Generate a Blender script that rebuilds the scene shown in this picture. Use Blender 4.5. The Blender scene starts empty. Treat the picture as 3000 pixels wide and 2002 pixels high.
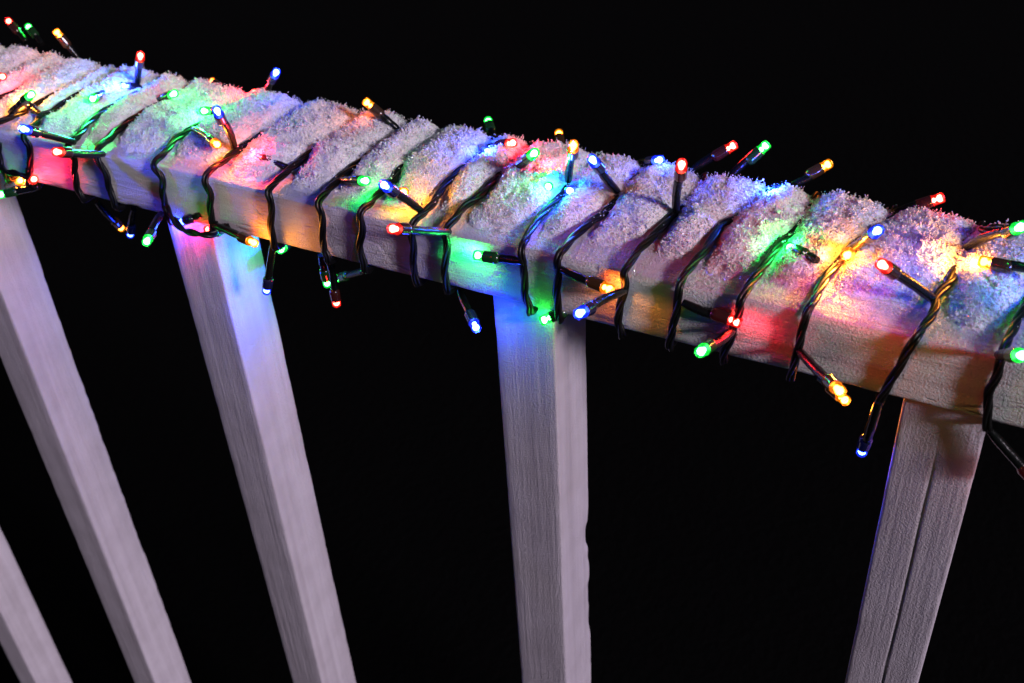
import bpy, bmesh, math, random
import numpy as np
from mathutils import Vector, Matrix

random.seed(7)
RNG = np.random.default_rng(11)
SC = bpy.context.scene
COL = SC.collection
R_ = math.radians

# ------------------------------------------------------------------ camera
CAM_POS = np.array([0.03796998, -0.33542511, 0.25630566])
CAM_R = np.array([[0.88205787, 0.46825019, -0.05211207],
                  [0.23580776, -0.53452157, -0.81159189],
                  [-0.40788308, 0.70358258, -0.58189599]])     # rows: right, down, forward
FPX = 3132.93
cam_d = bpy.data.cameras.new('camera')
cam = bpy.data.objects.new('camera', cam_d)
COL.objects.link(cam)
cam_d.sensor_width = 36.0
cam_d.lens = FPX / 3000.0 * 36.0
cam_d.clip_start = 0.01
cam_d.clip_end = 200.0
M = Matrix.Identity(4)
for r in range(3):
    M[r][0] = CAM_R[0][r]
    M[r][1] = -CAM_R[1][r]
    M[r][2] = -CAM_R[2][r]
    M[r][3] = CAM_POS[r]
cam.matrix_world = M
cam_d.dof.use_dof = True
cam_d.dof.focus_distance = 0.47
cam_d.dof.aperture_fstop = 16.0
SC.camera = cam

# ------------------------------------------------------------------ world, key light, exposure
SUN_DIR = Vector((0.88, -0.27, 0.38)).normalized()      # towards the light
w = bpy.data.worlds.new('World')
SC.world = w
w.use_nodes = True
nt = w.node_tree
bg = nt.nodes['Background']
sky = nt.nodes.new('ShaderNodeTexSky')
sky.sky_type = 'NISHITA'
sky.sun_disc = False
sky.sun_elevation = math.asin(SUN_DIR.z)
sky.sun_rotation = math.atan2(SUN_DIR.x, SUN_DIR.y)
nt.links.new(sky.outputs[0], bg.inputs[0])
bg.inputs[1].default_value = 0.007
sun_d = bpy.data.lights.new('key_light', 'SUN')
sun_d.energy = 2.95
sun_d.angle = R_(9)
sun_d.color = (1.0, 0.86, 1.0)
sun = bpy.data.objects.new('key_light', sun_d)
COL.objects.link(sun)
sun.rotation_euler = SUN_DIR.to_track_quat('Z', 'Y').to_euler()
SC.view_settings.view_transform = 'Standard'
SC.view_settings.look = 'None'
SC.view_settings.gamma = 1.0
SC.view_settings.exposure = 0.0
SC.view_settings.use_curve_mapping = False
SC.cycles.max_bounces = 8
SC.cycles.sample_clamp_indirect = 4.0
SC.cycles.caustics_reflective = False
SC.cycles.caustics_refractive = False

# ------------------------------------------------------------------ dimensions (metres)
H = 0.028          # height of the handrail
W = 0.087          # depth of the handrail
YB = 0.004         # front faces of the balusters sit this far behind the rail's
WB = 0.0302        # baluster width
DB = 0.0330        # baluster depth
X0, X1 = -1.45, 0.62


def ray(u, v):
    return CAM_R.T @ np.array([(u - 1500.0) / FPX, (v - 1001.0) / FPX, 1.0])


def on(u, v, ax, val):
    d = ray(u, v)
    return CAM_POS + d * ((val - CAM_POS[ax]) / d[ax])


# ------------------------------------------------------------------ helpers
def mesh_np(name, verts, faces, mat=None, smooth=False):
    """faces: (n,k) int array, all faces with k corners"""
    verts = np.asarray(verts, dtype=np.float32)
    faces = np.asarray(faces, dtype=np.int32)
    me = bpy.data.meshes.new(name)
    n, k = faces.shape
    me.vertices.add(len(verts))
    me.vertices.foreach_set('co', verts.ravel())
    me.loops.add(n * k)
    me.loops.foreach_set('vertex_index', faces.ravel())
    me.polygons.add(n)
    me.polygons.foreach_set('loop_start', np.arange(0, n * k, k, dtype=np.int32))
    try:
        me.polygons.foreach_set('loop_total', np.full(n, k, dtype=np.int32))
    except Exception:
        pass
    me.polygons.foreach_set('use_smooth', np.full(n, smooth, dtype=bool))
    me.update(calc_edges=True)
    me.validate()
    if mat:
        me.materials.append(mat)
    return me


def link(name, me, parent=None):
    o = bpy.data.objects.new(name, me)
    COL.objects.link(o)
    if parent:
        o.parent = parent
    return o


def tag(o, label=None, cat=None, group=None, kind=None):
    if label:
        o['label'] = label
    if cat:
        o['category'] = cat
    if group:
        o['group'] = group
    if kind:
        o['kind'] = kind
    return o


def noise2(x, y, s, seed):
    """smooth value noise, feature size s (metres), result about -1..1"""
    r = np.random.default_rng(seed)
    g = r.uniform(-1, 1, (256, 256))
    u = x / s + 1000.0
    v = y / s + 1000.0
    iu = np.floor(u).astype(int)
    iv = np.floor(v).astype(int)
    fu = u - iu
    fv = v - iv
    fu = fu * fu * (3 - 2 * fu)
    fv = fv * fv * (3 - 2 * fv)
    a = g[iu % 256, iv % 256]
    b = g[(iu + 1) % 256, iv % 256]
    c = g[iu % 256, (iv + 1) % 256]
    d = g[(iu + 1) % 256, (iv + 1) % 256]
    return (a * (1 - fu) + b * fu) * (1 - fv) + (c * (1 - fu) + d * fu) * fv


def node_mat(name):
    m = bpy.data.materials.new(name)
    m.use_nodes = True
    return m, m.node_tree, m.node_tree.nodes['Principled BSDF']


def N(t, kind, **kw):
    n = t.nodes.new(kind)
    for k, v in kw.items():
        setattr(n, k, v)
    return n


def sprinkle(t, coord_out, scale3, nscale, detail=4.0, rough=0.6):
    mp = N(t, 'ShaderNodeMapping')
    mp.inputs['Scale'].default_value = scale3
    t.links.new(coord_out, mp.inputs[0])
    nz = N(t, 'ShaderNodeTexNoise')
    nz.inputs['Scale'].default_value = nscale
    nz.inputs['Detail'].default_value = detail
    nz.inputs['Roughness'].default_value = rough
    t.links.new(mp.outputs[0], nz.inputs['Vector'])
    return nz.outputs[0]


def mth(t, op, a, b=None):
    n = N(t, 'ShaderNodeMath', operation=op)
    for i, q in enumerate((a, b)):
        if q is None:
            continue
        if isinstance(q, (int, float)):
            n.inputs[i].default_value = q
        else:
            t.links.new(q, n.inputs[i])
    return n.outputs[0]


def paint_material(name, long_axis, relief=1.0, base=(0.70, 0.685, 0.71), dist=0.0026, crack_amt=0.6):
    """white paint brushed on rough sawn wood; the grain runs along long_axis"""
    m, t, p = node_mat(name)
    tc = N(t, 'ShaderNodeTexCoord')
    co = tc.outputs['Object']
    st = [1.0, 1.0, 1.0]
    st[long_axis] = 0.045
    grain = sprinkle(t, co, st, 420.0, 5.0, 0.65)
    st2 = [1.0, 1.0, 1.0]
    st2[long_axis] = 0.02
    bands = sprinkle(t, co, st2, 150.0, 3.0, 0.5)
    pimple = sprinkle(t, co, (1, 1, 1), 1050.0, 3.0, 0.7)
    blot = sprinkle(t, co, (1, 1, 1), 45.0, 5.0, 0.6)
    vor = N(t, 'ShaderNodeTexVoronoi', feature='DISTANCE_TO_EDGE')
    vor.inputs['Scale'].default_value = 55.0
    mpv = N(t, 'ShaderNodeMapping')
    st3 = [1.0, 1.0, 1.0]
    st3[long_axis] = 0.28
    mpv.inputs['Scale'].default_value = st3
    t.links.new(co, mpv.inputs[0])
    t.links.new(mpv.outputs[0], vor.inputs['Vector'])
    crack = N(t, 'ShaderNodeMapRange')
    crack.inputs['From Min'].default_value = 0.0
    crack.inputs['From Max'].default_value = 0.035
    t.links.new(vor.outputs['Distance'], crack.inputs['Value'])
    # cracks only here and there
    gate = N(t, 'ShaderNodeMapRange')
    gate.inputs['From Min'].default_value = 0.52
    gate.inputs['From Max'].default_value = 0.62
    t.links.new(blot, gate.inputs['Value'])
    cr = mth(t, 'MULTIPLY', mth(t, 'SUBTRACT', 1.0, crack.outputs[0]), gate.outputs[0])
    h = mth(t, 'ADD', mth(t, 'MULTIPLY', grain, 0.9 * relief), mth(t, 'MULTIPLY', bands, 1.3 * relief))
    h = mth(t, 'ADD', h, mth(t, 'MULTIPLY', pimple, 0.9))
    h = mth(t, 'SUBTRACT', h, mth(t, 'MULTIPLY', cr, crack_amt))
    bp = N(t, 'ShaderNodeBump')
    bp.inputs['Strength'].default_value = 0.9
    bp.inputs['Distance'].default_value = dist
    t.links.new(h, bp.inputs['Height'])
    t.links.new(bp.outputs[0], p.inputs['Normal'])
    cramp = N(t, 'ShaderNodeValToRGB')
    cramp.color_ramp.elements[0].position = 0.3
    cramp.color_ramp.elements[0].color = (base[0] * 0.72, base[1] * 0.70, base[2] * 0.70, 1)
    cramp.color_ramp.elements[1].position = 0.62
    cramp.color_ramp.elements[1].color = (*base, 1)
    mx = mth(t, 'ADD', mth(t, 'MULTIPLY', bands, 0.55), mth(t, 'MULTIPLY', blot, 0.45))
    t.links.new(mx, cramp.inputs[0])
    t.links.new(cramp.outputs[0], p.inputs['Base Color'])
    p.inputs['Roughness'].default_value = 0.52
    p.inputs['Specular IOR Level'].default_value = 0.35
    return m


M_RAIL = paint_material('white_painted_wood_rail', 0)
M_BAL = paint_material('white_painted_wood_baluster_shaded', 2, 0.8, (0.50, 0.465, 0.52), 0.0009, 0.12)  # base darker than the rail's: weaker light on the balusters put into the colour


def snow_material():
    m, t, p = node_mat('snow_crystals')
    p.inputs['Base Color'].default_value = (0.72, 0.72, 0.74, 1)
    geo = N(t, 'ShaderNodeNewGeometry')
    rp = N(t, 'ShaderNodeMapRange')
    rp.inputs['From Min'].default_value = 0.86
    rp.inputs['From Max'].default_value = 0.93
    rp.inputs['To Min'].default_value = 0.55
    rp.inputs['To Max'].default_value = 0.12
    t.links.new(geo.outputs['Random Per Island'], rp.inputs['Value'])
    t.links.new(rp.outputs[0], p.inputs['Roughness'])
    p.inputs['Specular IOR Level'].default_value = 0.5
    tr = N(t, 'ShaderNodeBsdfTranslucent')
    tr.inputs['Color'].default_value = (0.78, 0.79, 0.82, 1)
    mix = N(t, 'ShaderNodeMixShader')
    mix.inputs[0].default_value = 0.18
    t.links.new(p.outputs[0], mix.inputs[1])
    t.links.new(tr.outputs[0], mix.inputs[2])
    t.links.new(mix.outputs[0], t.nodes['Material Output'].inputs[0])
    return m


def base_snow_material():
    m, t, p = node_mat('packed_snow')
    p.inputs['Base Color'].default_value = (0.72, 0.72, 0.74, 1)
    p.inputs['Roughness'].default_value = 0.7
    tc = N(t, 'ShaderNodeTexCoord')
    nz = sprinkle(t, tc.outputs['Object'], (1, 1, 1), 900.0, 4.0, 0.7)
    bp = N(t, 'ShaderNodeBump')
    bp.inputs['Strength'].default_value = 1.0
    bp.inputs['Distance'].default_value = 0.0008
    t.links.new(nz, bp.inputs['Height'])
    t.links.new(bp.outputs[0], p.inputs['Normal'])
    return m


M_SNOW = snow_material()
M_SNOW0 = base_snow_material()


def plastic(name, col, rough, coat=0.0, bump=0.0):
    m, t, p = node_mat(name)
    p.inputs['Base Color'].default_value = (*col, 1)
    p.inputs['Roughness'].default_value = rough
    p.inputs['Specular IOR Level'].default_value = 0.26
    p.inputs['Coat Weight'].default_value = coat
    p.inputs['Coat Roughness'].default_value = 0.08
    if bump:
        tc = N(t, 'ShaderNodeTexCoord')
        nz = sprinkle(t, tc.outputs['Object'], (1, 1, 1), 260.0, 3.0, 0.6)
        bp = N(t, 'ShaderNodeBump')
        bp.inputs['Strength'].default_value = bump
        bp.inputs['Distance'].default_value = 0.0006
        t.links.new(nz, bp.inputs['Height'])
        t.links.new(bp.outputs[0], p.inputs['Normal'])
    return m


M_CABLE = plastic('black_cable_rubber', (0.0028, 0.003, 0.003), 0.38, 0.0, 0.12)
M_SLEEVE = plastic('black_shrink_tube', (0.004, 0.005, 0.005), 0.26, 0.1, 0.45)

LED = {'red': (1.0, 0.018, 0.012), 'green': (0.01, 1.0, 0.10), 'blue': (0.016, 0.045, 1.0), 'orange': (1.0, 0.30, 0.006)}
CORE = {'red': (120, 15, 10), 'green': (14, 130, 22), 'blue': (12, 26, 200), 'orange': (150, 34, 6)}
SPOT = {'red': (1.0, 0.015, 0.035), 'green': (0.02, 1.0, 0.13), 'blue': (0.02, 0.07, 1.0), 'orange': (1.0, 0.32, 0.03)}
PW = {'red': 0.21, 'green': 0.11, 'blue': 0.38, 'orange': 0.14}


def shell_material(c):
    m, t, p = node_mat('tinted_lens_' + c)
    t.nodes.remove(p)
    out = t.nodes['Material Output']
    em = N(t, 'ShaderNodeEmission')
    em.inputs['Color'].default_value = (*LED[c], 1)
    em.inputs['Strength'].default_value = 1.25
    tr = N(t, 'ShaderNodeBsdfTransparent')
    k = LED[c]
    tr.inputs['Color'].default_value = tuple(0.25 + 0.75 * min(1, q * 1.5) for q in k) + (1,)
    gl = N(t, 'ShaderNodeBsdfGlossy')
    gl.inputs['Roughness'].default_value = 0.08
    mx = N(t, 'ShaderNodeMixShader')
    mx.inputs[0].default_value = 0.6
    t.links.new(em.outputs[0], mx.inputs[1])
    t.links.new(tr.outputs[0], mx.inputs[2])
    mx2 = N(t, 'ShaderNodeMixShader')
    mx2.inputs[0].default_value = 0.06
    t.links.new(mx.outputs[0], mx2.inputs[1])
    t.links.new(gl.outputs[0], mx2.inputs[2])
    t.links.new(mx2.outputs[0], out.inputs[0])
    return m


def core_material(c):
    m, t, p = node_mat('glowing_chip_' + c)
    t.nodes.remove(p)
    em = N(t, 'ShaderNodeEmission')
    em.inputs['Color'].default_value = (*CORE[c], 1)
    em.inputs['Strength'].default_value = 1.0
    t.links.new(em.outputs[0], t.nodes['Material Output'].inputs[0])
    return m


def collar_material(c):
    """the end of the shrink tube: dark plastic that lets a little of the lamp's colour through"""
    m, t, p = node_mat('tinted_collar_' + c)
    k = LED[c]
    p.inputs['Base Color'].default_value = (0.008 + k[0] * 0.012, 0.008 + k[1] * 0.012, 0.008 + k[2] * 0.012, 1)
    p.inputs['Roughness'].default_value = 0.18
    p.inputs['Coat Weight'].default_value = 0.5
    p.inputs['Emission Color'].default_value = (*k, 1)
    p.inputs['Emission Strength'].default_value = 0.012
    return m


M_SHELL = {c: shell_material(c) for c in LED}
M_CORE = {c: core_material(c) for c in LED}
M_COLLAR = {c: collar_material(c) for c in LED}

m, t, p = node_mat('night_darkened_asphalt')
p.inputs['Base Color'].default_value = (0.0018, 0.0018, 0.002, 1)  # near-black base stands in for the key light fading before the ground
p.inputs['Roughness'].default_value = 0.95
p.inputs['Specular IOR Level'].default_value = 0.05
tc = N(t, 'ShaderNodeTexCoord')
nz = sprinkle(t, tc.outputs['Object'], (1, 1, 1), 60.0, 6.0, 0.7)
bp = N(t, 'ShaderNodeBump')
bp.inputs['Distance'].default_value = 0.006
t.links.new(nz, bp.inputs['Height'])
t.links.new(bp.outputs[0], p.inputs['Normal'])
M_GROUND = m

# ------------------------------------------------------------------ ground
g = 40.0
me = mesh_np('ground', [(-g, -g, -1.0), (g, -g, -1.0), (g, g, -1.0), (-g, g, -1.0)], [(0, 1, 2, 3)], M_GROUND)
tag(link('ground', me), 'dark asphalt ground far below the railing', None, None, 'structure')


# ------------------------------------------------------------------ railing
def sweep(name, rings, mat, smooth=True, caps=True):
    """rings: (n, k, 3) array"""
    n, k, _ = rings.shape
    v = rings.reshape(-1, 3)
    i = np.arange(n - 1)[:, None] * k
    j = np.arange(k)[None, :]
    a = i + j
    b = i + (j + 1) % k
    f = np.stack([a, b, b + k, a + k], -1).reshape(-1, 4)
    me = mesh_np(name, v, f, mat, smooth)
    if caps:
        bm = bmesh.new()
        bm.from_mesh(me)
        bm.verts.ensure_lookup_table()
        for ring in (range(k), range((n - 1) * k, n * k)):
            try:
                bm.faces.new([bm.verts[q] for q in ring])
            except ValueError:
                pass
        bmesh.ops.recalc_face_normals(bm, faces=bm.faces)
        bm.to_mesh(me)
        bm.free()
    return me


def rounded_rect(a0, a1, b0, b1, r, seg=4, side=8):
    """closed profile, counter-clockwise, with extra points along the sides"""
    pts = []
    cs = [((a1 - r, b0 + r), -90), ((a1 - r, b1 - r), 0), ((a0 + r, b1 - r), 90), ((a0 + r, b0 + r), 180)]
    arcs = []
    for (cx, cy), s in cs:
        arcs.append([(cx + r * math.cos(R_(s + 90 * q / seg)), cy + r * math.sin(R_(s + 90 * q / seg))) for q in range(seg + 1)])
    for i in range(4):
        pts += arcs[i]
        p0 = arcs[i][-1]
        p1 = arcs[(i + 1) % 4][0]
        for q in range(1, side):
            f = q / side
            pts.append((p0[0] * (1 - f) + p1[0] * f, p0[1] * (1 - f) + p1[1] * f))
    return np.array(pts)


railing = bpy.data.objects.new('railing', None)
COL.objects.link(railing)
railing.location = (0, 0, -1.0)
tag(railing, 'white painted wooden railing with square balusters under a snowy handrail', 'railing')


def railing_part(name, me, label=None):
    o = link(name, me, railing)
    o.location = (0, 0, 1.0)
    if label:
        o['label'] = label
    return o


prof = rounded_rect(0, W, 0, H, 0.0022, 4, 9)
xs = np.concatenate([np.arange(X0, -0.72, 0.01), np.arange(-0.72, 0.16, 0.0016), np.arange(0.16, X1, 0.01)])
rings = np.zeros((len(xs), len(prof), 3))
rings[:, :, 0] = xs[:, None]
pc = prof - np.array([W / 2, H / 2])
nrm = pc / np.linalg.norm(pc, axis=1)[:, None]
arc = np.arange(len(prof)) * 0.004
corner = np.exp(-((np.abs(pc[:, 0]) - W / 2) ** 2 + (np.abs(pc[:, 1]) - H / 2) ** 2) / (0.003 ** 2))
dis = noise2(xs[:, None] + 0 * arc, arc[None, :] + 0 * xs[:, None], 0.03, 3) * 0.00025
dis += noise2(xs[:, None] + 0 * arc, arc[None, :] * 3 + 0 * xs[:, None], 0.006, 4) * 0.00012
dis -= np.maximum(0, noise2(xs[:, None] + 0 * arc, arc[None, :] + 0 * xs[:, None], 0.009, 5) - 0.25) * corner[None, :] * 0.0016
rings[:, :, 1] = prof[None, :, 0] + dis * nrm[None, :, 0]
rings[:, :, 2] = prof[None, :, 1] + dis * nrm[None, :, 1]
railing_part('handrail', sweep('handrail', rings, M_RAIL))


def baluster(x, seed, wane=None, groove=None):
    prof = rounded_rect(0, WB, 0, DB, 0.0013, 3, 44 if groove else 7)
    zs = np.concatenate([np.arange(0.002, -0.45, -0.0018), np.arange(-0.45, -0.90, -0.02)])
    k = len(prof)
    rg = np.zeros((len(zs), k, 3))
    pc = prof - np.array([WB / 2, DB / 2])
    nr = pc / np.linalg.norm(pc, axis=1)[:, None]
    arc = np.concatenate([[0], np.cumsum(np.linalg.norm(np.diff(prof, axis=0), axis=1))])
    corner = np.exp(-((np.abs(pc[:, 0]) - WB / 2) ** 2 + (np.abs(pc[:, 1]) - DB / 2) ** 2) / (0.0022 ** 2))
    Z = zs[:, None] + 0 * arc[None, :]
    A = arc[None, :] + 0 * Z
    d = noise2(Z, A, 0.09, seed) * 0.0002 + noise2(Z, A * 2, 0.008, seed + 1) * 0.00004
    chip = np.maximum(0, noise2(Z, A, 0.011, seed + 2) - 0.3) * corner[None, :] * 0.0005
    d -= chip
    if wane:                           # missing wood along the back right edge
        br = np.exp(-((prof[:, 0] - WB) ** 2 + (prof[:, 1] - DB) ** 2) / (0.006 ** 2))
        for z0, z1, dep in wane:
            s = 1 / (1 + np.exp(-(zs - z0) / 0.0012)) * (1 / (1 + np.exp((zs - z1) / 0.0012)))
            s = s * (0.85 + 0.3 * noise2(zs, zs * 0, 0.006, seed + 9))
            d -= s[:, None] * br[None, :] * dep
    if groove:                         # the long split down the front face
        for z0, z1, dep, a0, a1 in groove:
            ax = a0 + (a1 - a0) * np.clip((z0 - zs) / (z0 - z1), 0, 1) + noise2(zs, zs * 0, 0.03, seed + 5) * 0.0003
            on_front = (prof[:, 1] < 0.0014)
            gg = np.exp(-((prof[None, :, 0] - ax[:, None]) / 0.00045) ** 2) * np.clip((z0 - zs) / 0.02, 0, 1)[:, None] * np.clip((zs - z1) / 0.02, 0, 1)[:, None] * on_front[None, :]
            rg[:, :, 1] += gg * dep
    rg[:, :, 0] = x + prof[None, :, 0] + d * nr[None, :, 0]
    rg[:, :, 1] += YB + prof[None, :, 1] + d * nr[None, :, 1]
    rg[:, :, 2] = Z
    return sweep('baluster', rg, M_BAL)


BX = [-0.7510, -0.5572, -0.3611, -0.1673, 0.0089]
for i, bx in enumerate(BX):
    zz_ = lambda v_: on(1728, v_, 0, BX[3] + WB)[2]
    wane = {3: [(zz_(1592), zz_(1527), 0.0024), (zz_(1640), zz_(1600), 0.0008), (zz_(1850), zz_(1700), 0.0010)],
            4: [(-0.06, -0.04, 0.0012), (-0.13, -0.11, 0.0015)],
            1: [(-0.36, -0.10, 0.0008)]}.get(i)
    railing_part('baluster', baluster(bx, 40 + i * 7, wane, [(-0.012, -0.45, 0.0007, 0.0155, 0.0160)] if i == 4 else None))
# lower rail that carries the balusters, out of the picture
prof = rounded_rect(0.0, 0.045, -0.93, -0.895, 0.002, 3, 2)
rg = np.zeros((2, len(prof), 3))
rg[0, :, 0] = X0
rg[1, :, 0] = X1
rg[:, :, 1:] = prof[None]
railing_part('lower_rail', sweep('lower_rail', rg, M_RAIL, False))
for px_ in (X0 + 0.03, X1 - 0.08):
    prof = rounded_rect(px_, px_ + 0.05, 0.012, 0.062, 0.002, 3, 2)
    rg = np.zeros((2, len(prof), 3))
    rg[0, :, 2] = -1.0
    rg[1, :, 2] = 0.001
    rg[:, :, :2] = prof[None]
    railing_part('post', sweep('post', rg, M_BAL, False))

# ------------------------------------------------------------------ where the cable crosses the rail (photo pixels -> points on its faces)
WRAPS = [
 [(340,218),(290,245),(237,274),(191,299),(153,327),(120,338),(107,363),(92,394),(87,430),(88,468),(89,500),(84,518)],
 [(426,262),(350,300),(286,338),(255,366),(230,399),(217,430),(217,468),(219,506),(227,552),(238,573)],
 [(426,327),(392,347),(357,373),(321,409),(306,442),(309,468),(314,519),(321,557),(334,587)],
 [(569,375),(545,388),(511,412),(487,443),(473,477),(473,519),(477,570),(484,604),(492,626)],
 [(688,445),(678,454),(647,478),(627,506),(616,536),(616,570),(616,604),(620,645),(630,672)],
 [(911,445),(884,469),(850,496),(819,524),(802,554),(795,592),(794,643),(795,677),(802,711)],
 [(1177,384),(1156,398),(1075,459),(1027,496),(993,527),(966,554),(949,585),(943,626),(945,677),(950,735),(958,750)],
 [(1204,459),(1167,500),(1153,530),(1109,568),(1085,595),(1068,629),(1061,677),(1054,731),(1066,772)],
 [(1347,500),(1299,547),(1272,592),(1245,622),(1228,650),(1218,684),(1211,731),(1211,755),(1214,807),(1221,826)],
 [(1500,486),(1449,527),(1402,578),(1364,602),(1340,633),(1320,677),(1310,711),(1306,755),(1303,807),(1310,846)],
 [(1641,577),(1607,608),(1572,648),(1545,693),(1535,734),(1534,774),(1536,821),(1540,872),(1550,898)],
 [(1756,635),(1719,662),(1681,696),(1654,727),(1645,765),(1635,804),(1632,855),(1635,907),(1638,930)],
 [(1981,625),(1961,642),(1940,666),(1906,700),(1872,734),(1845,778),(1832,832),(1826,866),(1814,907),(1812,947),(1820,970)],
 [(2275,554),(2207,588),(2152,643),(2111,663),(2084,704),(2063,738),(2030,774),(2003,825),(1987,873),(1979,924),(1969,968),(1962,1003)],
 [(2326,680),(2292,708),(2261,748),(2234,786),(2207,820),(2184,865),(2165,915),(2149,961),(2139,995),(2125,1026),(2119,1048)],
 [(2610,640),(2560,670),(2486,735),(2466,759),(2438,789),(2418,817),(2398,854),(2380,892),(2363,929),(2350,970),(2340,1011),(2330,1060),(2317,1098)],
 [(2868,680),(2849,688),(2830,707),(2816,735),(2796,790),(2786,824),(2762,847),(2742,877),(2738,909),(2711,950),(2684,990),(2657,1034),(2631,1080),(2604,1127),(2579,1170)],
 [(3030,860),(3000,907),(2975,950),(2960,984),(2941,1018),(2930,1060),(2922,1099),(2899,1141),(2895,1187),(2891,1225),(2893,1258)],
]
OFF = 0.0022
tops, fronts = [], []
for wr in WRAPS:
    tp, fr = [], []
    for q in wr:
        a = on(*q, 1, -OFF)
        if a[2] < H - 0.0025:
            fr.append(a)
        else:
            b = on(*q, 2, H + OFF + 0.0006)
            if b[1] > 0.003:
                tp.append(b)
    tops.append(tp[::-1])      # front edge first
    fronts.append(fr)
# the turns further along the rail, out of the picture on both sides
STEP = 0.026
for s, k0, cnt in ((-1, 0, 11), (1, -1, 9)):
    bx = fronts[k0][0][0]
    for i in range(1, cnt + 1):
        x = bx + s * STEP * i * 1.05 + random.uniform(-.004, .004)
        tp = [np.array([x + random.uniform(-.002, .002), y, H + OFF]) for y in (0.006, 0.02, 0.04, 0.06, 0.08)]
        fr = [np.array([x + random.uniform(-.001, .001), -OFF, z]) for z in (0.023, 0.015, 0.007, 0.001)]
        if s < 0:
            tops.insert(0, tp)
            fronts.insert(0, fr)
        else:
            tops.append(tp)
            fronts.append(fr)
NW = len(tops)
path = []
for k in range(NW):
    tp, fr = tops[k], fronts[k]
    # front face bottom -> up -> over the edge -> top -> back edge -> behind -> underneath to the next turn
    path += [np.array(q) for q in fr[::-1]]
    xe = 0.5 * (fr[0][0] + tp[0][0])
    path.append(np.array([xe, -OFF * 0.72, H + OFF * 0.72]))
    path += tp
    xl = tp[-1][0]
    yl = tp[-1][1]
    for y in np.arange(yl + 0.013, W - 0.005, 0.013):
        path.append(np.array([xl + random.uniform(-.0012, .0012), y, H + OFF + 0.0003]))
    path.append(np.array([xl, W + OFF * 0.7, H + OFF * 0.7]))
    path.append(np.array([xl + 0.001, W + OFF, H * 0.5]))
    if k < NW - 1:
        xn = fronts[k + 1][-1][0]
        path.append(np.array([xl * 0.85 + xn * 0.15, W + OFF * 0.8, -OFF * 0.8]))
        path.append(np.array([xl * 0.5 + xn * 0.5, W * 0.5, -OFF - 0.003]))
        path.append(np.array([xn - 0.001, 0.006, -OFF]))
        path.append(np.array([xn, -OFF * 0.75, -OFF * 0.75]))
path = np.array(path)


def catmull(P, step):
    out = []
    n = len(P)
    for i in range(n - 1):
        p0 = P[max(i - 1, 0)]
        p1, p2 = P[i], P[i + 1]
        p3 = P[min(i + 2, n - 1)]
        L = np.linalg.norm(p2 - p1)
        m = max(1, int(round(L / step)))
        # centripetal-ish: limit the tangents
        t1 = (p2 - p0)
        t2 = (p3 - p1)
        t1 = t1 / (np.linalg.norm(t1) + 1e-9) * L
        t2 = t2 / (np.linalg.norm(t2) + 1e-9) * L
        for q in range(m):
            s = q / m
            h00 = 2 * s ** 3 - 3 * s ** 2 + 1
            h10 = s ** 3 - 2 * s ** 2 + s
            h01 = -2 * s ** 3 + 3 * s ** 2
            h11 = s ** 3 - s ** 2
            out.append(h00 * p1 + h10 * t1 + h01 * p2 + h11 * t2)
    out.append(P[-1])
    return np.array(out)


def frames(C):
    T = np.gradient(C, axis=0)
    T /= np.linalg.norm(T, axis=1)[:, None]
    U = np.zeros_like(T)
    u = np.cross(T[0], [0.3, 0.2, 0.9])
    u /= np.linalg.norm(u)
    for i in range(len(T)):
        u = u - T[i] * (u @ T[i])
        u /= np.linalg.norm(u)
        U[i] = u
    V = np.cross(T, U)
    return T, U, V


def tube(C, r, k=7):
    T, U, V = frames(C)
    r = np.broadcast_to(r, (len(C),))
    a = np.arange(k) * 2 * math.pi / k
    return C[:, None, :] + r[:, None, None] * (np.cos(a)[None, :, None] * U[:, None, :] + np.sin(a)[None, :, None] * V[:, None, :])


def twisted(C, n_str, hel, r, pitch, k=7, phase=0.0):
    """list of ring arrays, one per twisted conductor"""
    T, U, V = frames(C)
    s = np.concatenate([[0], np.cumsum(np.linalg.norm(np.diff(C, axis=0), axis=1))])
    out = []
    for j in range(n_str):
        th = s / pitch * 2 * math.pi + j * 2 * math.pi / n_str + phase + 0.5 * np.sin(s / 0.021)
        c = C + hel * (np.cos(th)[:, None] * U + np.sin(th)[:, None] * V)
        out.append(tube(c, r, k))
    return out


cable = bpy.data.objects.new('string_light_cable', None)
COL.objects.link(cable)
tag(cable, 'black twisted string light cable wound round the snowy handrail', 'cable')
C = catmull(path, 0.0016)
for rg in twisted(C, 3, 0.00088, 0.00098, 0.040, 7):
    link('conductor', sweep('conductor', rg, M_CABLE), cable)
# two slack loops that hang clear of the rail
def loop(pts, ph):
    C = catmull(np.array(pts), 0.0016)
    for rg in twisted(C, 2, 0.00095, 0.00100, 0.022, 7, ph):
        link('conductor', sweep('conductor', rg, M_CABLE), cable)


loop([on(484, 604, 1, -0.004), on(504, 637, 1, -0.006), on(531, 668, 1, -0.008), on(572, 684, 1, -0.010), on(611, 688, 1, -0.008), on(634, 680, 1, -0.004), on(628, 650, 1, -OFF)], 0.3)
loop([on(-6, 420, 1, -0.004), on(2, 484, 1, -0.005), on(20, 503, 1, -0.006), on(50, 508, 1, -0.006), on(80, 517, 1, -0.004), on(86, 495, 1, -0.003)], 1.3)
loop([on(2868, 680, 2, H + 0.004), on(2905, 672, 2, H + 0.012), on(2945, 672, 2, H + 0.010), on(2990, 700, 2, H + 0.004)], 0.9)

# ------------------------------------------------------------------ snow
TOPX = []
for tp in tops:
    a = np.array(tp)
    o = np.argsort(a[:, 1])
    TOPX.append((a[o, 1], a[o, 0]))
yy = np.linspace(0, W, 60)
CX = np.array([np.interp(yy, a, b) for a, b in TOPX])        # wraps x 60


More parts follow.
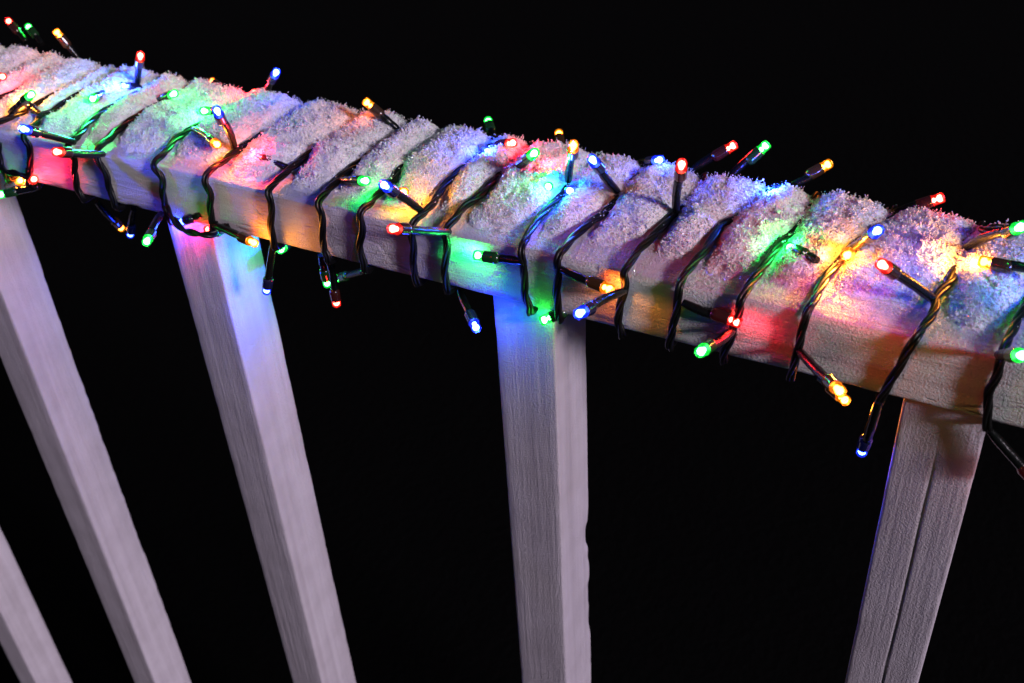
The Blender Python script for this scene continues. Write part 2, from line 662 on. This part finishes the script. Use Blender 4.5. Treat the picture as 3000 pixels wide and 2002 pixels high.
def cable_dist(x, y):
    """signed index space: distance to the nearest crossing"""
    yi = np.clip(y / W * 59, 0, 58.999)
    i0 = yi.astype(int)
    f = yi - i0
    best = np.full(x.shape, 1.0)
    for c in CX:
        xc = c[i0] * (1 - f) + c[np.minimum(i0 + 1, 59)] * f
        best = np.minimum(best, np.abs(x - xc))
    return best


def snow_height(x, y):
    d = cable_dist(x, y)
    # bare strip along the front edge, narrower towards the far end
    bare = 0.0085 + 0.0045 * noise2(x, x * 0, 0.05, 21) + 0.004 * noise2(x, x * 0, 0.013, 22) + 0.0022 * noise2(x, y, 0.004, 29) + 0.006 * np.clip((x + 0.05) / 0.12, 0, 1)
    bare -= 0.0035 * np.clip((-0.3 - x) / 0.1, 0, 1)
    up = np.clip((y - bare + 0.003) / 0.036, 0, 1)
    up = up * up * (3 - 2 * up)
    edge = np.clip((W - 0.0004 - y) / 0.007, 0, 1) ** 0.5
    hmax = 0.0076 + 0.0014 * noise2(x, y, 0.035, 23) + 0.0010 * noise2(x, y, 0.012, 24) + 0.0010 * noise2(x, y, 0.0055, 25)
    hmax = hmax + 0.0012 * np.clip((y - 0.045) / 0.04, 0, 1)
    deep = np.clip(1.08 - np.maximum(0, y - 0.028) / 0.034 + 0.25 * noise2(x, x * 0, 0.05, 28), 0.45, 1.0)
    wd = 0.0056 + 0.0012 * noise2(x, y, 0.01, 26)
    g = 1 - deep * np.exp(-(d / wd) ** 2)
    h = hmax * up * edge * g
    h += 0.0006 * noise2(x, y, 0.0022, 27) * up
    return np.maximum(h, 0) - 0.0007 * (1 - up) ** 2 - 0.0005 * (h < 0.0006)


SX0, SX1 = -0.80, 0.30
nx, ny = int((SX1 - SX0) / 0.0009), 112
gx = np.linspace(SX0, SX1, nx)
gy = np.linspace(0.001, W + 0.0006, ny)
GX, GY = np.meshgrid(gx, gy, indexing='ij')
GH = snow_height(GX, GY)
v = np.stack([GX + 0.0003 * noise2(GX, GY, 0.001, 31), GY, H + GH], -1).reshape(-1, 3)
i = np.arange(nx - 1)[:, None] * ny
j = np.arange(ny - 1)[None, :]
a = (i + j).reshape(-1)
f = np.stack([a, a + ny, a + ny + 1, a + 1], -1)
hf = GH[:-1, :-1].reshape(-1)
f = f[hf > -0.0004]
snow = link('snow', mesh_np('snow', v, f, M_SNOW0, True))
tag(snow, 'loose crystalline snow heaped on top of the white handrail', 'snow', None, 'stuff')

# crystals: flattened octahedra, singly and in little branching clumps
OCT_V = np.array([(1, 0, 0), (-1, 0, 0), (0, 1, 0), (0, -1, 0), (0, 0, 1), (0, 0, -1)], dtype=float)
OCT_F = np.array([(0, 2, 4), (2, 1, 4), (1, 3, 4), (3, 0, 4), (2, 0, 5), (1, 2, 5), (3, 1, 5), (0, 3, 5)])


def grains(P, size):
    n = len(P)
    q = RNG.normal(size=(n, 4))
    q /= np.linalg.norm(q, axis=1)[:, None]
    a, b, c, d = q.T
    Rm = np.stack([np.stack([1 - 2 * (c * c + d * d), 2 * (b * c - a * d), 2 * (b * d + a * c)], -1),
                   np.stack([2 * (b * c + a * d), 1 - 2 * (b * b + d * d), 2 * (c * d - a * b)], -1),
                   np.stack([2 * (b * d - a * c), 2 * (c * d + a * b), 1 - 2 * (b * b + c * c)], -1)], 1)
    s = size[:, None] * RNG.uniform(0.35, 1.15, (n, 3))
    V = OCT_V[None] * s[:, None, :] * RNG.uniform(0.6, 1.2, (n, 6, 1))
    V = np.einsum('nij,nkj->nki', Rm, V) + P[:, None, :]
    F = OCT_F[None] + (np.arange(n) * 6)[:, None, None]
    return V.reshape(-1, 3), F.reshape(-1, 3)


n = 290000
t_ = RNG.uniform(0, 1, n)
x = np.where(RNG.uniform(size=n) < 0.82, RNG.uniform(-0.64, 0.10, n), RNG.uniform(SX0, SX1, n))
y = RNG.uniform(0.002, W + 0.0005, n)
h = snow_height(x, y)
keep = (h > 0.0008) | (RNG.uniform(size=n) < (0.55 + 0.4 * noise2(x, y, 0.005, 53)) * np.clip((y - 0.001) / 0.012, 0.0, 1) ** 1.3)
d = cable_dist(x, y)
keep &= ~((d < 0.0026) & (y < 0.045) & (RNG.uniform(size=n) < 0.93))
x, y, h = x[keep], y[keep], np.maximum(h[keep], 0)
fl = 0.5 + 0.5 * noise2(x, y, 0.004, 51)
z = H + h + RNG.exponential(0.00022, len(x)) * (0.3 + 1.4 * fl)
sz = np.minimum(0.00025 + RNG.exponential(0.00015, len(x)), 0.0009) * np.where(h > 0.0005, 1, 0.7)
P1 = np.stack([x, y, z], -1)
print('GRAINS', len(P1))
# clumps
m_ = 14000
x = np.where(RNG.uniform(size=m_) < 0.85, RNG.uniform(-0.64, 0.10, m_), RNG.uniform(SX0, SX1, m_))
y = np.where(RNG.uniform(size=m_) < 0.30, W - RNG.exponential(0.004, m_), RNG.uniform(0.01, W, m_))
y = np.clip(y, 0.004, W)
h = snow_height(x, y)
ok = (h > 0.0022) & (cable_dist(x, y) > 0.003) & (noise2(x, y, 0.006, 52) > -0.35)
x, y, h = x[ok], y[ok], h[ok]
cl = []
cs = []
pos = np.stack([x, y, H + h], -1)
dirn = np.stack([RNG.normal(0, .5, len(x)), RNG.normal(0, .5, len(x)) + 0.25 * (y > W - 0.012), np.ones(len(x))], -1)
dirn /= np.linalg.norm(dirn, axis=1)[:, None]
alive = np.ones(len(x), bool)
for stp in range(5):
    pos = pos + dirn * RNG.uniform(0.00025, 0.00055, (len(pos), 1)) + RNG.normal(0, 0.00022, pos.shape)
    cl.append(pos[alive].copy())
    cs.append(RNG.uniform(0.00025, 0.0006, alive.sum()) * (1 - 0.05 * stp))
    alive &= RNG.uniform(size=len(alive)) < np.where(y > W - 0.01, 0.82, 0.55)
P2 = np.concatenate(cl)
S2 = np.concatenate(cs)
# a few round pellets
m_ = 700
x = RNG.uniform(-0.6, 0.1, m_)
y = RNG.uniform(0.008, W - 0.004, m_)
P3 = np.stack([x, y, H + snow_height(x, y) + 0.0007], -1)
S3 = RNG.uniform(0.0008, 0.0015, m_)
PA = np.concatenate([P1, P2, P3])
SA = np.concatenate([sz, S2, S3])
V, F = grains(PA, SA)
cr = link('snow_crystals', mesh_np('snow_crystals', V, F, M_SNOW, False), snow)
cr['kind'] = 'stuff'

# snow dusted on the cable where it runs over the rail
seg = C[(C[:, 2] > H + 0.001) & (C[:, 1] > 0.004)]
pick = seg[RNG.integers(0, len(seg), 9000)]
pr = np.clip((pick[:, 1] - 0.012) / 0.03, 0.02, 1) * np.clip(0.25 + 0.9 * noise2(pick[:, 0] * 3, pick[:, 1], 0.02, 61), 0.03, 1)
pick = pick[RNG.uniform(size=len(pick)) < pr]
aa = RNG.uniform(R_(10), R_(170), len(pick))
PD = pick + np.stack([np.cos(aa) * 0.0024, RNG.normal(0, 0.0004, len(pick)), np.sin(aa) * 0.0024], -1)
V, F = grains(PD, RNG.uniform(0.0002, 0.0005, len(PD)))
cr = link('snow_dusting', mesh_np('snow_dusting', V, F, M_SNOW, False), snow)
cr['kind'] = 'stuff'


# ------------------------------------------------------------------ LED lights
def lathe(profile, k=14):
    """profile: list of (z, r); revolved round +Z, closed with tiny end rings"""
    a = np.arange(k) * 2 * math.pi / k
    rg = np.zeros((len(profile), k, 3))
    for i, (z, r) in enumerate(profile):
        rg[i, :, 0] = np.cos(a) * r
        rg[i, :, 1] = np.sin(a) * r
        rg[i, :, 2] = z
    return rg


LT = 0.0052      # length of the lens that shows
SH, CO = {}, {}
for c in LED:
    SH[c] = sweep('lens', lathe([(-0.0012, 0.0022), (0.0, 0.0025), (0.0006, 0.0025), (0.0008, 0.0022), (0.0042, 0.00225), (0.0048, 0.0021), (LT, 0.0015), (0.0040, 0.0004)], 9), M_SHELL[c], False)
    CO[c] = sweep('glowing_chip', lathe([(0.0002, 0.0003), (0.0006, 0.0010), (0.0011, 0.0011), (0.0016, 0.0006), (0.0021, 0.0007), (0.0028, 0.0015), (0.0036, 0.0016), (0.0042, 0.0013), (0.0043, 0.0003)], 8), M_CORE[c], True)
SK = {c: sweep('collar', lathe([(-0.0072, 0.0016), (-0.0068, 0.0021), (-0.0055, 0.0027), (-0.0048, 0.0027), (-0.0006, 0.0026), (0.0002, 0.0026), (0.0003, 0.0024), (-0.0008, 0.0022)], 14), M_COLLAR[c], True) for c in LED}


def frame_from(z, up=Vector((0, 0, 1))):
    return z.to_track_quat('Z', 'Y').to_matrix().to_4x4()


LIGHT_L = 0.038


GLOW = {'orange LED behind a cable crossing': 5, 'pointing at blue lit wood': 9, 'over magenta lit wood': 3,
        'red LED whose end': 5, 'far corner red LED and': 4, 'blue LED hanging lowest': .3, 'out of the picture': .2, 'hanging just left of the third': 0.4, 'right of the third baluster': 0.3, 'in front of the third baluster': 0.5, 'near snow with a broad': 4, 'green LED pointing at the front': 11,
        'red LED on a wet glossy': 4, 'orange LED at the top of the second': 2, 'orange LED facing the camera': 4,
        'hanging from the bottom edge left of the fourth': 1.6, 'fourth baluster': 2, 'tinting the second': 3}


def fairy_light(c, base, tip, label, power=1.0, L=LIGHT_L, spot=True, cone=112):
    """c colour; base: point on the cable; tip: the end of the lens"""
    base = np.array(base, float)
    tip = np.array(tip, float)
    d = tip - base
    Ld = np.linalg.norm(d)
    if Ld < 0.018:
        base = tip - d / Ld * 0.018
        Ld = 0.018
    u = Vector(d / Ld)
    root = bpy.data.objects.new('fairy_light', None)
    COL.objects.link(root)
    root.location = base
    tag(root, label, 'fairy light', 'LED fairy lights on the cable')
    q = u.to_track_quat('Z', 'Y')
    root.rotation_mode = 'QUATERNION'
    root.rotation_quaternion = q
    zt = Ld - LT
    # tube from the cable to the collar, a little bent and uneven
    n = 14
    zz = np.linspace(0, zt - 0.0058, n)
    bend = random.uniform(-1, 1) * 0.0014 * min(1, Ld / 0.03)
    ba = random.uniform(0, 6.28)
    f = zz / max(zt, 1e-4)
    Cc = np.stack([bend * np.cos(ba) * np.sin(f * math.pi), bend * np.sin(ba) * np.sin(f * math.pi), zz], -1)
    rr = np.array([0.0015 + 0.0004 * min(1, q_ * 4) + random.uniform(-.00012, .00012) for q_ in f])
    rr[-1] = 0.0020
    link('shrink_tube', sweep('shrink_tube', tube(Cc, rr, 10), M_SLEEVE), root)
    o = link('collar', SK[c], root)
    o.location = (0, 0, zt)
    o = link('lens', SH[c], root)
    o.location = (0, 0, zt)
    o['label'] = c + ' LED lens'
    ch = link('glowing_chip', CO[c], o)
    if spot:
        ld = bpy.data.lights.new('led_' + c, 'SPOT')
        ld.energy = PW[c] * power * (0.9 if 'buried' in label else 0.6)
        ld.color = SPOT[c]
        ld.spot_size = R_(cone)
        ld.spot_blend = 1.0
        ld.shadow_soft_size = 0.0012
        lo = bpy.data.objects.new('led_beam', ld)
        COL.objects.link(lo)
        lo.parent = root
        lo.location = (0, 0, Ld + 0.0016)
        lo.rotation_euler = (math.pi, 0, 0)
        ld2 = bpy.data.lights.new('led_glow_' + c, 'POINT')
        buried = any(q_ in label for q_ in ('buried', 'sunk', 'pressed', 'pushed', 'crest at the foot'))
        ld2.energy = PW[c] * power * (0.13 if buried else 0.055) * next((v_ for k_, v_ in GLOW.items() if k_ in label), 1.0)
        ld2.color = SPOT[c]
        ld2.shadow_soft_size = 0.0015
        lo2 = bpy.data.objects.new('led_glow', ld2)
        COL.objects.link(lo2)
        lo2.parent = root
        lo2.location = (0, 0, Ld + 0.0018)
        if buried:
            lo2.location = Vector((0, 0, Ld - 0.001)) + q.inverted() @ Vector((0, -0.002, 0.0045))
    return root


def pt(spec):
    """('F',u,v,off) on the front plane; ('T',u,v,off) on the top plane; ('Y',u,v,y); ('Z',u,v,z); ('P',x,y,z)"""
    k = spec[0]
    if k == 'F':
        return on(spec[1], spec[2], 1, -(spec[3] if len(spec) > 3 else OFF))
    if k == 'T':
        return on(spec[1], spec[2], 2, H + (spec[3] if len(spec) > 3 else OFF))
    if k == 'Y':
        return on(spec[1], spec[2], 1, spec[3])
    if k == 'Z':
        return on(spec[1], spec[2], 2, spec[3])
    return np.array(spec[1:4], float)


def tip_at(base, spec, L):
    if spec[0] not in 'nf':
        return pt(spec)
    d = ray(spec[1], spec[2])
    d = d / np.linalg.norm(d)
    m = base - CAM_POS
    b = m @ d
    disc = L * L - (m @ m - b * b)
    s = math.sqrt(disc) if disc > 0 else 0.0
    t = b - s if spec[0] == 'n' else b + s
    return CAM_POS + d * t


LIGHTS = [
 # colour, base, tip, power, length, label
 ('red', ('T',77,123), ('f',20,56), 1.0, .020, 'red LED at the far corner, first of three leaning over the back edge'),
 ('green', ('T',123,129), ('f',80,75), .6, .020, 'green LED between the far corner red LED and an orange one behind the rail'),
 ('orange', ('T',236,180), ('f',160,87), .6, .020, 'orange LED on a long shiny tube leaning left over the far snow edge'),
 ('red', ('T',-70,225,.004), ('n',12,225), 1.3, .034, 'red LED facing the camera at the picture edge above the far snow'),
 ('green', ('T',30,330,.004), ('n',96,274), .9, .030, 'green LED facing the camera, glowing over orange snow beside the first wrap'),
 ('orange', ('T',120,338,.006), ('T',76,304,.005), 3.0, .026, 'orange LED pressed into the snow at the first cable junction'),
 ('blue', ('F',217,417,.003), ('n',61,376), 1.6, .038, 'blue LED lying along the top edge of the rail and pointing at blue lit wood'),
 ('red', ('F',303,452,.003), ('n',158,445), .5, .038, 'red LED on a straight black tube over magenta lit wood'),
 ('orange', ('Y',20,545,.015), ('Y',61,529,.002), .5, .02, 'small orange LED half hidden under the bottom edge of the rail'),
 ('red', ('Y',50,560,.004), ('Y',103,523,-.003), .7, .02, 'red LED at the bottom edge splashing red light up the rail'),
 ('green', ('Y',115,548,.0), ('Y',-5,572,-.01), 1.0, .036, 'green LED on a dark tube in front of the top of the far baluster'),
 ('blue', ('T',420,262,.002), ('T',352,250,.008), 2.6, .02, 'blue LED sunk in the snow beside the upright red LED'),
 ('red', ('T',403,255), ('n',412,157), 1.0, .032, 'upright red LED alone on the far snow crest'),
 ('green', ('T',455,300,.002), ('n',516,272), 1.0, .020, 'green LED facing the camera in the middle of grey snow'),
 ('green', ('T',330,262,.001), ('T',268,292,.010), 3.2, .02, 'green LED buried between two wraps, colouring a long ridge of snow green'),
 ('green', ('T',640,330,.001), ('T',592,325,.009), 2.6, .02, 'green LED buried in the snow left of a blue LED, its glow on the ridge'),
 ('orange', ('T',650,262,.002), ('f',620,237), .5, .016, 'orange LED peeping as a crescent over the far snow edge'),
 ('orange', ('T',565,377,.006), ('T',640,426,.0095), 1.3, .024, 'orange LED at the front edge of the rail over yellow lit snow'),
 ('blue', ('T',688,440), ('n',633,318), 1.2, .038, 'blue LED rising from the front edge, left of a red snow glow'),
 ('red', ('T',846,493), ('T',748,458,.004), 3.2, .038, 'red LED pressed into the front snow with a wide red glow'),
 ('orange', ('Y',283,590,.03), ('f',358,672), .6, .036, 'orange LED hanging under the rail beside a blue one'),
 ('blue', ('Y',392,611,.04), ('f',381,692), .6, .03, 'blue LED hanging under the rail between an orange and a green one'),
 ('green', ('Y',477,622,.002), ('n',427,713), 1.0, .036, 'green LED hanging clear of the rail left of the second baluster'),
 ('blue', ('T',771,285), ('n',812,207), 1.3, .030, 'blue LED above the far crest with a red lit tube'),
 ('red', ('T',775,275,.001), ('T',742,272,.006), 1.8, .012, 'red LED buried at the back snow edge under a raised blue LED'),
 ('green', ('T',1010,345,.003), ('T',928,327,.005), 1.8, .03, 'green LED lying in the snow at the back edge with a white green glow'),
 ('orange', ('F',628,659,.003), ('n',751,715), .9, .030, 'orange LED at the top of the second baluster under the rail edge'),
 ('blue', ('Y',802,712,.0), ('f',780,858), 1.1, .038, 'blue LED hanging beside the second baluster'),
 ('orange', ('T',1177,391), ('f',1066,293), .6, .020, 'orange LED on a thick tube crossing the back edge of the snow'),
 ('green', ('T',996,530), ('n',1078,530), 1.2, .024, 'green LED left of a blue and orange pair at the front edge'),
 ('blue', ('T',1238,622), ('n',1119,538), 1.2, .038, 'blue LED of the pair above the front edge, on a thick slanting tube'),
 ('orange', ('T',1150,575,.001), ('n',1187,562), 1.3, .016, 'orange LED facing the camera, right half of the pair at the front edge'),
 ('red', ('F',1316,680,.003), ('n',1142,670), 1.2, .040, 'red LED on a level tube crossing a wrap on the front face'),
 ('green', ('Y',940,748,.02), ('f',960,838), .5, .022, 'small green LED hanging above a red one under the rail'),
 ('red', ('Y',962,754,.01), ('f',987,895), .9, .036, 'red LED hanging lowest under the rail between two balusters'),
 ('green', ('Y',1085,790,.045), ('Y',983,817,.050), .35, .03, 'faint green LED on a tube under the rail behind the red one'),
 ('green', ('Y',1449,420,.088), ('f',1429,350), .5, .024, 'green LED standing behind the middle of the rail'),
 ('red', ('T',1395,441,.002), ('T',1512,417,.010), 1.0, .034, 'red LED resting almost level on blue lit snow'),
 ('blue', ('T',1400,430,.001), ('T',1432,447,.006), 1.4, .012, 'blue LED buried beneath the level red LED, colouring the snow'),
 ('green', ('T',1491,502), ('n',1570,446), 1.0, .034, 'green LED raised from the groove right of the level red LED'),
 ('orange', ('Y',1642,440,.10), ('f',1637,386), .35, .016, 'orange LED showing as a crescent behind the rail crest'),
 ('orange', ('T',1664,540), ('n',1681,420), 1.2, .038, 'upright orange LED on the crest between green and blue ones'),
 ('green', ('T',1585,560,.001), ('T',1610,545,.008), 1.1, .012, 'green LED buried in the snow left of the upright orange one'),
 ('blue', ('T',1700,555,.001), ('T',1665,560,.008), 1.0, .012, 'blue LED buried at the foot of the upright orange one'),
 ('red', ('T',1580,505,.001), ('T',1612,492,.008), .8, .012, 'red LED buried in the snow right of the raised green one'),
 ('blue', ('T',1814,567), ('n',1731,462), .9, .036, 'blue LED on a long bare tube leaning left from the snow'),
 ('blue', ('T',1862,482,.001), ('n',1939,468), 1.6, .022, 'blue LED low on the back snow edge behind the upright red one'),
 ('red', ('T',1981,628), ('n',1998,474), .9, .040, 'upright red LED standing tallest in the middle of the snow'),
 ('red', ('T',2030,498,.002), ('f',2158,421), .9, .020, 'red LED leaning right beyond the crest, left of a green one'),
 ('green', ('T',2133,527,.002), ('f',2252,419), .9, .020, 'green LED leaning right beyond the crest on a glossy tube'),
 ('blue', ('T',2330,545,.003), ('T',2262,566,.006), 2.0, .02, 'blue LED lying on the crest at the foot of an orange one'),
 ('orange', ('T',2318,543,.003), ('f',2436,476), .9, .020, 'orange LED leaning right beyond the crest above a bright blue one'),
 ('green', ('F',1536,768,.003), ('F',1389,747,.003), .42, .040, 'green LED pointing at the front face with a white green splash'),
 ('orange', ('F',1645,789,.003), ('F',1797,853,.0065), .45, .040, 'orange LED behind a cable crossing, lighting the front face yellow'),
 ('blue', ('F',1829,853,.004), ('n',1691,922), .6, .040, 'blue LED in front of the third baluster on a slanting tube'),
 ('green', ('Y',1622,926,.0), ('Y',1583,943,-.003), .5, .02, 'green LED tucked under the rail against the third baluster'),
 ('blue', ('Y',1347,853,.008), ('Y',1398,968,-.010), 4.5, .036, 'blue LED hanging just left of the third baluster'),
 ('red', ('F',2000,886,.003), ('F',2172,948,.003), .09, .040, 'red LED whose end lies behind a wrap with a red patch beside it'),
 ('green', ('F',2146,968,.003), ('n',2048,1034), 1.1, .034, 'green LED hanging from the bottom edge of the rail right of the third baluster'),
 ('green', ('T',2372,753,.005), ('T',2306,722,.003), 1.9, .02, 'green LED pushed under a snowy tube in the near snow'),
 ('blue', ('T',2486,735), ('n',2577,672), 1.2, .032, 'blue LED facing the camera on the near snow beside an orange glow'),
 ('orange', ('T',2520,712,.001), ('T',2478,752,.006), 2.2, .02, 'orange LED buried under the tube of the near blue LED'),
 ('red', ('T',2738,882), ('n',2576,770), 1.4, .042, 'red LED on a wet glossy tube over the near snow'),
 ('red', ('T',2609,630,.003), ('f',2767,577), .9, .020, 'red LED stretching right past the near crest'),
 ('green', ('T',2822,732,.003), ('n',3000,662), 1.2, .042, 'green LED at the picture edge on an orange lit tube'),
 ('orange', ('T',3090,812,.013), ('T',2868,764,.010), 1.6, .042, 'orange LED touching the near snow with a broad yellow glow'),
 ('orange', ('F',2342,1028,.003), ('n',2466,1152), .7, .038, 'orange LED hanging from the bottom edge left of the fourth baluster'),
 ('orange', ('Y',2400,1110,.03), ('Y',2484,1180,.02), .4, .02, 'orange LED just below and behind another under the near rail'),
 ('blue', ('Y',2575,1172,-.001), ('f',2523,1330), .6, .038, 'blue LED hanging lowest, left of the fourth baluster'),
 ('green', ('F',2925,1040,.003), ('n',3002,1042), 1.2, .022, 'green LED at the picture edge on the near end of the front face'),
 ('red', ('Y',2896,1258,-.001), ('Y',3060,1440,-.005), .2, .045, 'LED tube slanting down out of the picture under the near rail'),
 ('green', ('Y',860,700,.050), ('Y',820,735,.030), 1.0, .03, 'green LED hidden under the rail, tinting the second baluster'),
 ('blue', ('P',-.262,.055,-.006), ('P',-.285,.040,-.012), 1.5, .03, 'blue LED hidden under the rail, tinting the second baluster'),
 ('red', ('Y',640,668,.0), ('Y',604,674,.0), 1.6, .02, 'red LED tucked behind the slack cable loop at the second baluster'),
 ('blue', ('Y',560,640,.0), ('Y',528,652,.0), 1.3, .02, 'blue LED tucked under the rail behind the left end of the slack loop'),
 ('blue', ('P',.085,.005,.050), ('P',.062,.020,.052), .6, .03, 'blue LED just past the picture edge, shining on the near snow'),
]
for c, bs, ts, pw, L, lab in LIGHTS:
    b = pt(bs)
    tp = tip_at(b, ts, L)
    fairy_light(c, b, tp, lab, pw)
